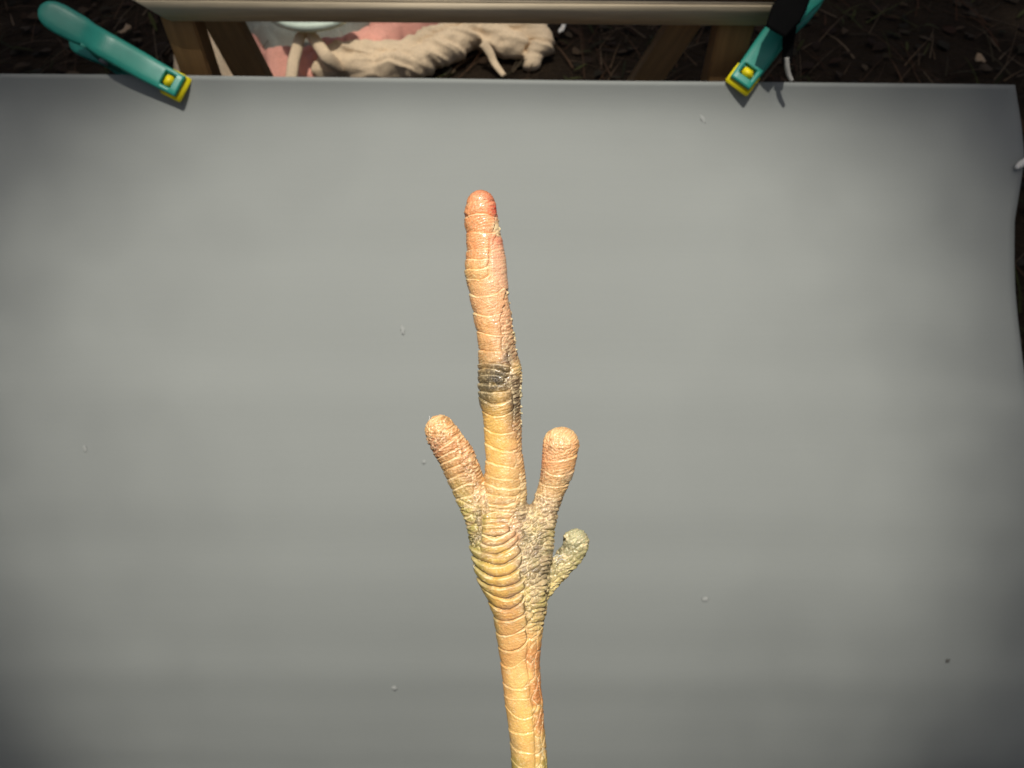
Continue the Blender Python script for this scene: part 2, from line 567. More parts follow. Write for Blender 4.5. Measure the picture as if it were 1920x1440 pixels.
# ------------------------------------------------------------------ spring clamps
def sweep(path, width, thick, nseg=12, exp=4.0):
    """closed tube of rounded-rectangle section along a path in the XZ plane"""
    P = np.array(path)
    T = np.gradient(P, axis=0); T /= np.linalg.norm(T, axis=1)[:, None]
    V = []
    for p, t, w, h in zip(P, T, width, thick):
        nrm = np.array([-t[1], t[0]])
        for k in range(nseg):
            a = 2 * math.pi * (k + .5) / nseg
            ca, sa = math.cos(a), math.sin(a)
            r = (abs(ca) ** exp + abs(sa) ** exp) ** (-1 / exp)
            yy = w / 2 * ca * r; zz = h / 2 * sa * r
            V.append((p[0] + nrm[0] * zz, yy, p[1] + nrm[1] * zz))
    n = len(P)
    F = []
    for i in range(n - 1):
        for k in range(nseg):
            k2 = (k + 1) % nseg
            F.append((i * nseg + k, i * nseg + k2, (i + 1) * nseg + k2, (i + 1) * nseg + k))
    bm = bmesh.new()
    bv = [bm.verts.new(v) for v in V]
    for f in F: bm.faces.new([bv[i] for i in f])
    bm.faces.new([bv[k] for k in range(nseg)])
    bm.faces.new([bv[(n - 1) * nseg + k] for k in range(nseg)][::-1])
    bmesh.ops.recalc_face_normals(bm, faces=bm.faces[:])
    return bm

YS = [1.0]
def arm_mesh(sign, cut=True):
    xs = np.linspace(0.0, 0.173, 70)
    z = np.interp(xs, [0, .02, .045, .07, .088, .102, .116, .135, .155, .178], [.0085, .0105, .015, .022, .0265, .024, .018, .019, .023, .028])
    z = np.convolve(np.pad(z, 3, mode='edge'), np.ones(7) / 7, 'valid')
    w = np.interp(xs, [0, .05, .09, .112, .13, .150, .160, .167, .171, .173], [.0265, .030, .030, .0285, .033, .034, .032, .026, .018, .008])
    w = np.where(xs < .02, w, w)
    h = np.interp(xs, [0, .03, .09, .13, .165, .178], [.0055, .0075, .011, .010, .009, .005])
    bm = sweep(np.stack([xs, sign * z], 1), w, h, nseg=20, exp=5)
    for v in bm.verts:
        v.co.y -= 0.0042 * float(sstep(.085, .125, v.co.x)) * YS[0]
    # a flat lip along both edges reads as the moulded rim
    me = bpy.data.meshes.new("arm"); bm.to_mesh(me); bm.free()
    if cut:
        o = bpy.data.objects.new("tmp", me); COL.objects.link(o)
        cb = bmesh.new(); bmesh.ops.create_cube(cb, size=1.0)
        for v in cb.verts: v.co = Vector((0.0145 + v.co.x * 0.013, v.co.y * 0.0155, sign * 0.012 + v.co.z * 0.03))
        cm = bpy.data.meshes.new("cut"); cb.to_mesh(cm); cb.free()
        co = bpy.data.objects.new("cut", cm); COL.objects.link(co)
        # hole for a hanging cord near the end of the handle
        md = o.modifiers.new("b", 'BOOLEAN'); md.object = co; md.operation = 'DIFFERENCE'; md.solver = 'EXACT'
        dg = bpy.context.evaluated_depsgraph_get()
        me2 = bpy.data.meshes.new_from_object(o.evaluated_get(dg))
        bpy.data.objects.remove(o); bpy.data.objects.remove(co)
        me = me2
    return me

def build_clamp(px, py, adir, tilt, label):
    ax = RGT * adir[0] + UPV * adir[1]; ax /= np.linalg.norm(ax)
    side = np.array(adir[::-1], float) * np.array([-1, 1]); side = side / np.linalg.norm(side)
    if side[1] < 0: side = -side
    sv = RGT * side[0] + UPV * side[1]
    zv = -FWD * math.cos(tilt) + sv * math.sin(tilt)
    yv = np.cross(zv, ax)
    root = thing("spring_clamp", (0, 0, 0), label=label, cat="clamp", group="teal spring clamps holding the card")
    root.matrix_world = Matrix.Translation(Vector(card_hit(CV, px, py)[0] + zv * 0.0015)) @ Matrix((ax, yv, zv)).transposed().to_4x4() @ Matrix.Scale(0.95, 4)
    link("arm", arm_mesh(1), M_TEAL, root)
    low = link("arm", arm_mesh(-1), M_TEAL, root)
    low.location = (0, 0, -0.013)
    # yellow pads: a block under each jaw with a lug that fills the window
    for sg in (1, -1):
        bm = bmesh.new()
        bmesh.ops.create_cube(bm, size=1.0)
        for v in bm.verts: v.co = Vector((0.008 + v.co.x * 0.026, v.co.y * 0.0315, sg * (0.0033 + v.co.z * 0.0055)))
        bmesh.ops.bevel(bm, geom=bm.edges[:], offset=0.0012, segments=2, affect='EDGES')
        me = bpy.data.meshes.new("jaw_pad"); bm.to_mesh(me); bm.free()
        pad = link("jaw_pad", me, M_YELLOW, root)
        if sg < 0: pad.location = (0, 0, -0.013)
        bm = bmesh.new()
        bmesh.ops.create_cube(bm, size=1.0)
        for v in bm.verts: v.co = Vector((0.0142 + v.co.x * 0.0088, v.co.y * 0.0118, sg * (0.0095 + v.co.z * 0.0068)))
        bmesh.ops.bevel(bm, geom=bm.edges[:], offset=0.0012, segments=2, affect='EDGES')
        me = bpy.data.meshes.new("pad_lug"); bm.to_mesh(me); bm.free()
        link("pad_lug", me, M_YELLOW, pad)
    # pivot barrel, coil spring, web between the arms
    bm = bmesh.new()
    bmesh.ops.create_cone(bm, cap_ends=True, segments=20, radius1=0.0055, radius2=0.0055, depth=0.030, matrix=Matrix.Translation((0.098, 0, 0)) @ Matrix.Rotation(math.pi / 2, 4, 'X'))
    me = bpy.data.meshes.new("pivot_pin"); bm.to_mesh(me); bm.free()
    link("pivot_pin", me, M_STEEL, root)
    V = []; turns = 5; nn = 120
    bm = bmesh.new(); prev = None
    for k in range(nn + 1):
        a = 2 * math.pi * turns * k / nn; R = 0.0095
        c = Vector((0.098 + R * math.cos(a), -0.008 + 0.016 * k / nn, R * math.sin(a)))
        n1 = Vector((math.cos(a), 0, math.sin(a))); n2 = Vector((0, 1, 0))
        ring = [bm.verts.new(c + (n1 * math.cos(b * 1.047) + n2 * math.sin(b * 1.047)) * 0.0013) for b in range(6)]
        if prev:
            for b in range(6): bm.faces.new((prev[b], prev[(b + 1) % 6], ring[(b + 1) % 6], ring[b]))
        prev = ring
    me = bpy.data.meshes.new("coil_spring"); bm.to_mesh(me); bm.free()
    link("coil_spring", me, M_STEEL, root)
    for sy in (-1, 1):
        for sg in (-1, 1):
            bm = bmesh.new(); bmesh.ops.create_cube(bm, size=1.0)
            for v in bm.verts: v.co = Vector((0.098 + v.co.x * (0.018 if v.co.z * sg < 0 else 0.034), sy * 0.0105 + v.co.y * 0.003, sg * (0.011 + v.co.z * 0.026)))
            me = bpy.data.meshes.new("pivot_ear"); bm.to_mesh(me); bm.free()
            link("pivot_ear", me, M_TEAL, root, smooth=False)
    return root

# ------------------------------------------------------------------ cloths on the ground
def poly_dist(X, Y, poly):
    n = len(poly); d = np.full(X.shape, 1e9); ins = np.zeros(X.shape, bool)
    for i in range(n):
        x0, y0 = poly[i]; x1, y1 = poly[(i + 1) % n]
        ex, ey = x1 - x0, y1 - y0
        t = np.clip(((X - x0) * ex + (Y - y0) * ey) / (ex * ex + ey * ey + 1e-9), 0, 1)
        d = np.minimum(d, np.hypot(X - x0 - t * ex, Y - y0 - t * ey))
        c = ((y0 > Y) != (y1 > Y)) & (X < (x1 - x0) * (Y - y0) / (y1 - y0 + 1e-12) + x0)
        ins ^= c
    return np.where(ins, d, -d)

def build_cloth(name, poly, hmax, base, fold_dir, mat, label, cat, seed, fold=0.02, freq=0.05, edge=14.0, step=3.0):
    poly = np.array(poly, float)
    x = np.arange(poly[:, 0].min() - 6, poly[:, 0].max() + 6, step)
    y = np.arange(poly[:, 1].min() - 6, poly[:, 1].max() + 6, step)
    X, Y = np.meshgrid(x, y, indexing='ij')
    wob = (fbm(X * .05, Y * .05, seed) - .5) * 10
    d = poly_dist(X, Y, poly) + wob
    keep = d > -3
    fx = X * math.cos(fold_dir) + Y * math.sin(fold_dir); fy = -X * math.sin(fold_dir) + Y * math.cos(fold_dir)
    f = fbm(fx * freq * .25, fy * freq * .7 + fbm(fx * .02, fy * .02, seed + 9) * 2, seed + 3, 2)
    f = 1 - np.abs(2 * f - 1) * 1.6
    z = base + hmax * np.clip(1 - np.exp(-np.maximum(d, 0) / edge), 0, 1) + fold * f * sstep(0, edge * 1.2, d) + 0.008 * fbm(X * .12, Y * .12, seed + 5)
    z = np.where(d < 0, np.maximum(base + d * 0.01, 0.002), z)
    P = np.zeros((len(x), len(y), 3))
    for i in range(len(x)):
        for j in range(len(y)):
            g = on_ground(X[i, j], Y[i, j], base)
            P[i, j] = (g[0], g[1], z[i, j])
    idx = np.arange(len(x) * len(y)).reshape(len(x), len(y))
    F = grid_faces(len(x), len(y))
    kk = keep.ravel()
    F = F[kk[F].all(1)]
    used = np.unique(F); mp = -np.ones(len(x) * len(y), int); mp[used] = np.arange(len(used))
    V = P.reshape(-1, 3)[used]
    o0 = np.array([V[:, 0].mean(), V[:, 1].mean(), 0])
    me = mesh_np(name, V - o0, mp[F])
    o = link(name, me, mat); o.location = o0
    md = o.modifiers.new("t", 'SOLIDIFY'); md.thickness = 0.004
    return tag(o, label=label, cat=cat)

def tube(name, pts, rad, mat, parent=None, flat=1.0, nseg=10, sub=6):
    P = [np.array(p, float) for p in pts]
    # catmull-rom
    Q = [P[0] * 2 - P[1]] + P + [P[-1] * 2 - P[-2]]
    pts2 = []; rr = []
    R = [rad] * len(P) if np.isscalar(rad) else list(rad)
    for i in range(1, len(Q) - 2):
        for k in range(sub):
            t = k / sub
            p0, p1, p2, p3 = Q[i - 1], Q[i], Q[i + 1], Q[i + 2]
            pts2.append(0.5 * (2 * p1 + (p2 - p0) * t + (2 * p0 - 5 * p1 + 4 * p2 - p3) * t * t + (3 * p1 - p0 - 3 * p2 + p3) * t ** 3))
            rr.append(R[i - 1] * (1 - t) + R[i] * t)
    pts2.append(P[-1]); rr.append(R[-1])
    pts2 = np.array(pts2); o0 = pts2[0].copy()
    T = np.gradient(pts2, axis=0); T /= np.linalg.norm(T, axis=1)[:, None]
    bm = bmesh.new(); rings = []
    for p, t, r in zip(pts2, T, rr):
        a = np.cross(t, FWD); a /= np.linalg.norm(a); b = np.cross(a, t)
        rings.append([bm.verts.new(Vector(p - o0 + (a * math.cos(6.2832 * k / nseg) + b * flat * math.sin(6.2832 * k / nseg)) * r)) for k in range(nseg)])
    for r0, r1 in zip(rings, rings[1:]):
        for k in range(nseg): bm.faces.new((r0[k], r0[(k + 1) % nseg], r1[(k + 1) % nseg], r1[k]))
    bm.faces.new(rings[0][::-1]); bm.faces.new(rings[-1])
    bmesh.ops.recalc_face_normals(bm, faces=bm.faces[:])
    me = bpy.data.meshes.new(name); bm.to_mesh(me); bm.free()
    o = link(name, me, mat, parent)
    o.location = o0 if parent is None else o0 - np.array(parent.location)
    return o

def build_heap():
    g = lambda px, py, h: on_ground(px, py, h)
    c2 = lambda L: [(440 + x / 2.8235, y / 2.8235) for x, y in L]
    build_cloth("grey_cloth", c2([(20, 20), (760, 20), (760, 140), (700, 200), (560, 250), (460, 275), (330, 300), (210, 310), (90, 215)]), 0.02, 0.006, 0.5, M_GREY,
                "crumpled grey cloth lying under the beige straps and the pale tray", "cloth", 21, fold=0.03, freq=.08)
    build_cloth("pink_cloth", c2([(60, 180), (110, 210), (190, 300), (300, 295), (360, 285), (560, 235), (700, 185), (800, 60), (1100, 60), (1100, 160), (900, 225), (800, 330), (560, 420), (180, 430), (160, 350)]), 0.022, 0.012, -0.35, M_PINK,
                "crumpled pink cloth between the grey cloth and the beige burlap", "cloth", 33, fold=0.025, freq=.07)
    rolls = [
        ([(596, 140, .02), (640, 122, .035), (700, 128, .03), (760, 124, .035), (805, 104, .045), (850, 84, .05), (890, 66, .05)], [.02, .034, .03, .034, .034, .032, .03]),
        ([(612, 118, .045), (660, 102, .05), (720, 98, .05), (775, 92, .05), (830, 64, .055), (900, 48, .06)], [.028, .032, .03, .026, .026, .03]),
        ([(640, 132, .02), (700, 140, .02), (745, 132, .025)], [.024, .026, .024]),
        ([(860, 62, .05), (905, 68, .045), (950, 82, .04), (985, 92, .035)], [.03, .032, .028, .024]),
        ([(880, 46, .06), (950, 52, .055), (1000, 66, .045), (1016, 84, .035), (1000, 108, .025), (985, 114, .02)], [.032, .03, .026, .026, .024, .016]),
        ([(930, 40, .06), (985, 50, .055), (1020, 58, .04)], [.03, .028, .02])]
    bm = bmesh.new()
    for path, rad in rolls:
        o = tube("t", [g(*q) for q in path], rad, None, nseg=14)
        o.data.transform(Matrix.Translation(o.location)); bm.from_mesh(o.data); bpy.data.objects.remove(o)
    c0 = Vector(g(800, 100, 0)); c0.z = 0
    bmesh.ops.translate(bm, verts=bm.verts[:], vec=-c0)
    me = bpy.data.meshes.new("t"); bm.to_mesh(me); bm.free()
    o = bpy.data.objects.new("t", me); COL.objects.link(o)
    md = o.modifiers.new("r", 'REMESH'); md.mode = 'VOXEL'; md.voxel_size = .004
    md = o.modifiers.new("s", 'SMOOTH'); md.iterations = 4
    me = bpy.data.meshes.new_from_object(o.evaluated_get(bpy.context.evaluated_depsgraph_get())); bpy.data.objects.remove(o)
    nv = len(me.vertices); co = np.empty(nv * 3, np.float32); me.vertices.foreach_get("co", co); co = co.reshape(-1, 3)
    no = np.empty(nv * 3, np.float32); me.vertex_normals.foreach_get("vector", no); no = no.reshape(-1, 3)
    al = co[:, 0] * .95 - co[:, 1] * .3; ac = co[:, 1] * .95 + co[:, 2] * .8 + co[:, 0] * .2
    f = 1 - np.abs(2 * fbm(al * 7, ac * 34 + 2 * fbm(al * 9, ac * 9, 3), 8, 2) - 1) * 2
    f2 = 1 - np.abs(2 * fbm(al * 30, ac * 14, 18, 2) - 1) * 2
    f3 = fbm(al * 60, ac * 60, 28, 2) - .5
    co = co + no * (0.009 * f + 0.0045 * f2 + .004 * f3)[:, None]
    co[:, 2] = np.maximum(co[:, 2], 0.002)
    me.vertices.foreach_set("co", co.ravel()); me.update()
    me.name = "burlap_cloth"
    o = link("burlap_cloth", me, M_BURLAP); o.location = c0
    tag(o, label="rumpled beige burlap cloth heaped on the ground under the bench", cat="cloth")
    build_cloth("burlap_cloth", [(330, 30), (400, 30), (470, 150), (330, 160)], 0.03, 0.012, 0.9, M_BURLAP,
                "corner of beige burlap beside the left bench leg", "cloth", 51, fold=0.03, freq=.07)
    o = tube("burlap_strap", [g(572, 58, .10), g(562, 72, .10), g(556, 95, .085), g(550, 118, .07), g(546, 150, .05)], [.012, .014, .0145, .015, .015], M_BURLAP, flat=.6)
    tag(o, label="left one of two beige straps rising to the pale tray", cat="strap", group="beige straps over the heap of cloths")
    o = tube("burlap_strap", [g(577, 58, .10), g(588, 72, .10), g(601, 90, .095), g(614, 108, .085), g(632, 122, .06), g(648, 130, .03)], [.012, .014, .015, .016, .017, .016], M_BURLAP, flat=.6)
    tag(o, label="right one of two beige straps, running down into the burlap", cat="strap", group="beige straps over the heap of cloths")
    o = tube("burlap_strip", [g(905, 80, .07), g(918, 98, .05), g(927, 118, .03), g(945, 142, .015)], [.012, .011, .009, .007], M_BURLAP, flat=.4)
    tag(o, label="thin beige strip dangling from the lower edge of the burlap", cat="strip")
    # pale tray
    c = g(588, 33, .13)
    bm = bmesh.new()
    prof = [(0.0, 0.0), (0.075, 0.0), (0.088, 0.006), (0.094, 0.018), (0.098, 0.018), (0.092, 0.001), (0.078, -0.005), (0.0, -0.005)]
    rings = []
    for r, z in prof:
        rings.append([bm.verts.new((max(r, 1e-4) * math.cos(a * math.pi / 24), max(r, 1e-4) * math.sin(a * math.pi / 24) * .8, z)) for a in range(48)])
    for r0, r1 in zip(rings, rings[1:]):
        for k in range(48): bm.faces.new((r0[k], r0[(k + 1) % 48], r1[(k + 1) % 48], r1[k]))
    bmesh.ops.recalc_face_normals(bm, faces=bm.faces[:])
    me = bpy.data.meshes.new("tray"); bm.to_mesh(me); bm.free()
    o = link("tray", me, M_TRAY); o.location = c
    tag(o, label="pale blue green tray lying on the cloths just below the bench apron", cat="tray")
    # scraps
    def scrap(name, px, py, w, h, mat, label, cat):
        bm = bmesh.new(); bmesh.ops.create_grid(bm, x_segments=4, y_segments=4, size=.5)
        for v in bm.verts:
            v.co = Vector((v.co.x * w * (1 - .5 * abs(v.co.y)), v.co.y * h, 0.012 + .01 * random.random() + .02 * v.co.y ** 2))
        me = bpy.data.meshes.new(name); bm.to_mesh(me); bm.free()
        o = link(name, me, mat); o.location = g(px, py, .01); o.rotation_euler = (0, 0, -.3)
        md = o.modifiers.new("t", 'SOLIDIFY'); md.thickness = 0.001
        tag(o, label=label, cat=cat)
    scrap("paper_scrap", 1053, 66, .014, .05, M_PAPER, "small white scrap on the dark litter right of the burlap", "scrap")
    scrap("pale_leaf", 1832, 124, .026, .03, wood_material("dry_leaf", tuple(srgb(150, 128, 100))), "pale dry leaf on the dark litter near the right corner of the card", "leaf")
    scrap("pale_leaf", 238, 68, .022, .04, bpy.data.materials["dry_leaf"], "pale dry leaf on the dark litter behind the left clamp", "leaf")

def build_small():
    # black webbing strap over the end of the bench, with a pale cord tip
    p = lambda x, y, d: at(x, y, d)
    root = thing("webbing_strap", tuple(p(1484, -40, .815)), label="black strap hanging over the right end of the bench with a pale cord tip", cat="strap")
    tube("strap_band", [p(1487, -60, .80), p(1485, -10, .81), p(1482, 40, .815), p(1478, 80, .82), p(1475, 118, .825)], [.0085, .008, .0075, .0065, .005], M_BLACK, root, flat=.35)
    tube("clamp_shade_band", [p(1508, -40, .80), p(1490, 0, .797), p(1474, 26, .795), p(1454, 60, .797)], [.013, .015, .017, .012], M_BLACK, root, flat=.12)  # black band added to stand in for shade on the upper clamp
    tube("cord_tip", [p(1475, 108, .822), p(1476, 125, .826), p(1479, 140, .83), p(1485, 152, .832)], [.0024, .0026, .0024, .002], M_CORD, root)
    e, _ = card_hit(CV, 1903, 315)
    dE = float((e - CAM) @ FWD) - 0.004
    root2 = tube("pale_peg", [p(1905, 316, dE), p(1913, 309, dE), p(1930, 300, dE), p(1950, 296, dE)], [.002, .004, .0045, .0045], M_PAPER)
    tag(root2, label="pale peg gripping the right edge of the grey card", cat="peg")

# ------------------------------------------------------------------ the bird's foot
S = 0.18 / FPX                         # metres per photo pixel at the foot's distance
CH = {
 "middle": [(901, 384, 0, 24), (902.5, 398, 0, 29), (904, 415, 0, 29.5), (907.5, 434, 0, 30), (909.5, 457, 0, 31.5), (911.5, 490, 0, 35.5), (912, 507, 0, 37), (916, 538, 0, 35), (920, 569, 0, 33.5), (924.5, 592, 0, 33.5),
            (929, 621, 0, 32.5), (931.5, 650, 0, 33.5), (936, 684, 0, 37), (937, 717, 0, 39), (937.5, 742, 0, 37.5), (941, 775, 0, 34.5), (943, 808, 0, 34), (945, 850, 0, 33.5), (948, 888, 0, 36.5),
            (949, 930, 0, 39), (947, 975, 0, 43), (947, 1015, 0, 47), (956, 1060, 0, 53), (966, 1099, 0, 52), (974, 1143, 0, 48), (974, 1187, 0, 42), (975.5, 1235, 0, 36), (979, 1292, 0, 34.5), (984.5, 1335, 0, 34), (989.5, 1392, 0, 33), (992.5, 1440, 0, 33), (1004, 1600, 0, 35), (1016, 1800, 0, 38), (1030, 2150, 0, 40)],
 "left": [(826, 806, 8, 28), (832, 819, 6, 31), (851, 848, 2, 31.5), (867, 882, -2, 32), (883, 922, -4, 30), (903, 965, 4, 31), (922, 1010, 8, 36), (945, 1060, 6, 42)],
 "right": [(1051, 833, 8, 33), (1050, 850, 6, 32), (1044, 885, 2, 29.5), (1035, 915, -2, 25.5), (1023, 948, 2, 24.5), (1011, 985, 8, 28), (1003, 1015, 10, 33), (995, 1050, 10, 36), (988, 1090, 6, 38)],
 "hook": [(1063, 1008, 6, 7), (1070, 1008, 2, 12), (1082, 1018, -6, 21)],
 "hind": [(1080, 1017, -6, 23.5), (1079, 1031, -8, 23), (1065, 1050, -12, 22.5), (1046, 1073, -16, 21.5), (1028, 1096, -18, 20), (1005, 1122, -18, 22)],
}
ZS = 0.86
CHN = list(CH)
def foot_sdf(P):
    """P in photo pixels (x right, y down, z to the camera). Smooth union of the tapered chains"""
    ds = []
    for c in CHN:
        A = np.array(CH[c], float)
        d = np.full(len(P), 1e9)
        for a, b in zip(A, A[1:]):
            a3 = a[:3] * [1, 1, 1 / ZS]; b3 = b[:3] * [1, 1, 1 / ZS]
            p = P * [1, 1, 1 / ZS]
            ab = b3 - a3
            t = np.clip((p - a3) @ ab / (ab @ ab), 0, 1)
            dd = np.linalg.norm(p - a3 - t[:, None] * ab, axis=1) - (a[3] + (b[3] - a[3]) * t)
            d = np.minimum(d, dd)
        ds.append(d)
    ds = np.array(ds)
    k = 4.0 + 8.0 * sstep(915, 1010, P[:, 1]) * (1 - sstep(1120, 1220, P[:, 1]))
    iH = [CHN.index("hook"), CHN.index("hind")]
    iB = [i for i in range(len(CHN)) if i not in iH]
    m = ds[iB].min(0)
    body = m - k * np.log(np.exp(-(ds[iB] - m) / k).sum(0))
    m = ds[iH].min(0)
    hind = m - 2.0 * np.log(np.exp(-(ds[iH] - m) / 2.0).sum(0))
    m = np.minimum(body, hind)
    return m - 3.0 * np.log(np.exp(-(body - m) / 3.0) + np.exp(-(hind - m) / 3.0)), ds

def foot_base():
    bm = bmesh.new()
    for c in CHN:
        A = CH[c]; n = 24; rings = []
        P = [np.array(a, float) for a in A]
        # rounded end cap
        d = (P[0] - P[1])[:3]; d /= np.linalg.norm(d)
        cap = []
        for f in (0.95, 0.75, 0.4):
            q = P[0].copy(); q[:3] += d * P[0][3] * f; q[3] = P[0][3] * math.sqrt(1 - f * f); cap.append(q)
        PP = cap + P
        for i, p in enumerate(PP):
            q = PP[min(i + 1, len(PP) - 1)] - PP[max(i - 1, 0)]
            t = q[:3] / np.linalg.norm(q[:3])
            s = np.cross(t, [0, 0, 1.0]); s /= np.linalg.norm(s); u = np.cross(s, t)
            rings.append([bm.verts.new(Vector(p[:3] + (s * math.cos(k * 6.28319 / n) + u * ZS * math.sin(k * 6.28319 / n)) * p[3])) for k in range(n)])
        for r0, r1 in zip(rings, rings[1:]):
            for k in range(n): bm.faces.new((r0[k], r0[(k + 1) % n], r1[(k + 1) % n], r1[k]))
        bm.faces.new(rings[0][::-1]); bm.faces.new(rings[-1])
    bmesh.ops.recalc_face_normals(bm, faces=bm.faces[:])
    me = bpy.data.meshes.new("t"); bm.to_mesh(me); bm.free()
    o = bpy.data.objects.new("t", me); COL.objects.link(o)
    md = o.modifiers.new("r", 'REMESH'); md.mode = 'VOXEL'; md.voxel_size = 1.3
    dg = bpy.context.evaluated_depsgraph_get()
    m2 = bpy.data.meshes.new_from_object(o.evaluated_get(dg))
    bpy.data.objects.remove(o)
    V = np.empty(len(m2.vertices) * 3, np.float32); m2.vertices.foreach_get("co", V); V = V.reshape(-1, 3).astype(float)
    F = np.empty(len(m2.loops), np.int32); m2.loops.foreach_get("vertex_index", F)
    lt = np.empty(len(m2.polygons), np.int32); m2.polygons.foreach_get("loop_total", lt)
    assert (lt == 4).all()
    F = F.reshape(-1, 4)
    return V, F

def grad(V):
    e = 0.7
    g = np.zeros_like(V)
    for k in range(3):
        q = V.copy(); q[:, k] += e; a = foot_sdf(q)[0]
        q[:, k] -= 2 * e; b = foot_sdf(q)[0]
        g[:, k] = (a - b) / (2 * e)
    l = np.linalg.norm(g, axis=1)
    return g, l

# scute boundaries in photo pixels: (x left, y left, x mid, y mid, x right, y right)
MID = [
 (874, 357, 900, 352, 930, 357), (874, 410, 895, 407, 926, 412), (879, 440, 900, 443, 925, 441), (879, 472, 898, 474, 917, 472), (878, 490, 896, 492, 917, 490), (877, 508, 896, 510, 918, 507),
 (880, 527, 897, 530, 920, 519), (884, 552, 905, 561, 940, 547), (889, 585, 910, 595, 940, 591), (895, 621, 915, 629, 945, 630), (899, 655, 915, 660, 942, 662),
 (899, 684, 925, 684, 950, 688), (897, 694, 920, 693, 948, 699), (897, 705, 922, 706, 950, 709), (897, 717, 920, 720, 952, 718), (898, 731, 922, 736, 955, 731), (900, 744, 925, 757, 958, 750),
 (905, 770, 935, 781, 962, 771), (908, 799, 935, 812, 962, 810), (910, 830, 935, 842, 965, 843), (911, 862, 938, 870, 968, 874), (911, 888, 940, 895, 972, 896),
 (910, 905, 940, 911, 972, 910), (909, 922, 940, 928, 972, 923), (908, 940, 935, 943, 968, 937), (906, 960, 935, 956, 962, 958), (905, 979, 925, 978, 950, 976),
 (905, 996, 930, 999, 960, 989), (903, 1012, 930, 1015, 966, 998), (886, 1022, 922, 1031, 970, 1007), (893, 1041, 927, 1051, 975, 1035), (898, 1058, 928, 1071, 977, 1052),
 (905, 1082, 936, 1091, 980, 1076), (912, 1101, 935, 1112, 980, 1096), (920, 1127, 940, 1133, 980, 1112), (926, 1153, 948, 1155, 984, 1138), (931, 1182, 950, 1183, 986, 1163),
 (938, 1210, 960, 1211, 990, 1190), (942, 1240, 962, 1240, 988, 1220), (945, 1278, 967, 1281, 988, 1278), (946, 1303, 970, 1302, 992, 1300), (947, 1318, 961, 1330, 998, 1331),
 (953, 1362, 975, 1364, 1001, 1358), (956, 1392, 975, 1396, 1002, 1398), (959, 1421, 975, 1428, 1004, 1425), (962, 1455, 980, 1462, 1006, 1458), (965, 1500, 982, 1508, 1008, 1503)]
LEFT = [(815, 848, 835, 834, 852, 823), (822, 861, 842, 848, 860, 840), (827, 871, 845, 861, 863, 852), (834, 885, 852, 873, 869, 864), (841, 900, 860, 890, 878, 882), (851, 918, 870, 909, 888, 904),
        (858, 935, 875, 929, 890, 925), (866, 952, 880, 946, 888, 942), (872, 968, 884, 962, 890, 958), (877, 985, 887, 980, 894, 976), (881, 1001, 889, 998, 896, 994)]
RIGHT = [(1038, 862, 1058, 860, 1084, 852), (1033, 886, 1055, 888, 1078, 878), (1020, 906, 1045, 909, 1068, 903), (1014, 926, 1034, 930, 1060, 925)]

def quad_curve(b, X):
    x = np.array(b[0::2], float); y = np.array(b[1::2], float)
    c = np.polyfit(x, y, 2)
    lo, hi = x[0] - 14, x[2] + 10
    Xc = np.clip(X, lo, hi)
    return np.polyval(c, Xc)

def col_field(X, Y, pts):
    W = 1e-6; C = 0
    for (x, y, s, c) in pts:
        w = np.exp(-((X - x) ** 2 + (Y - y) ** 2) / (2 * s * s))
        W = W + w; C = C + w[:, None] * c[None]
    return C / np.asarray(W)[:, None]

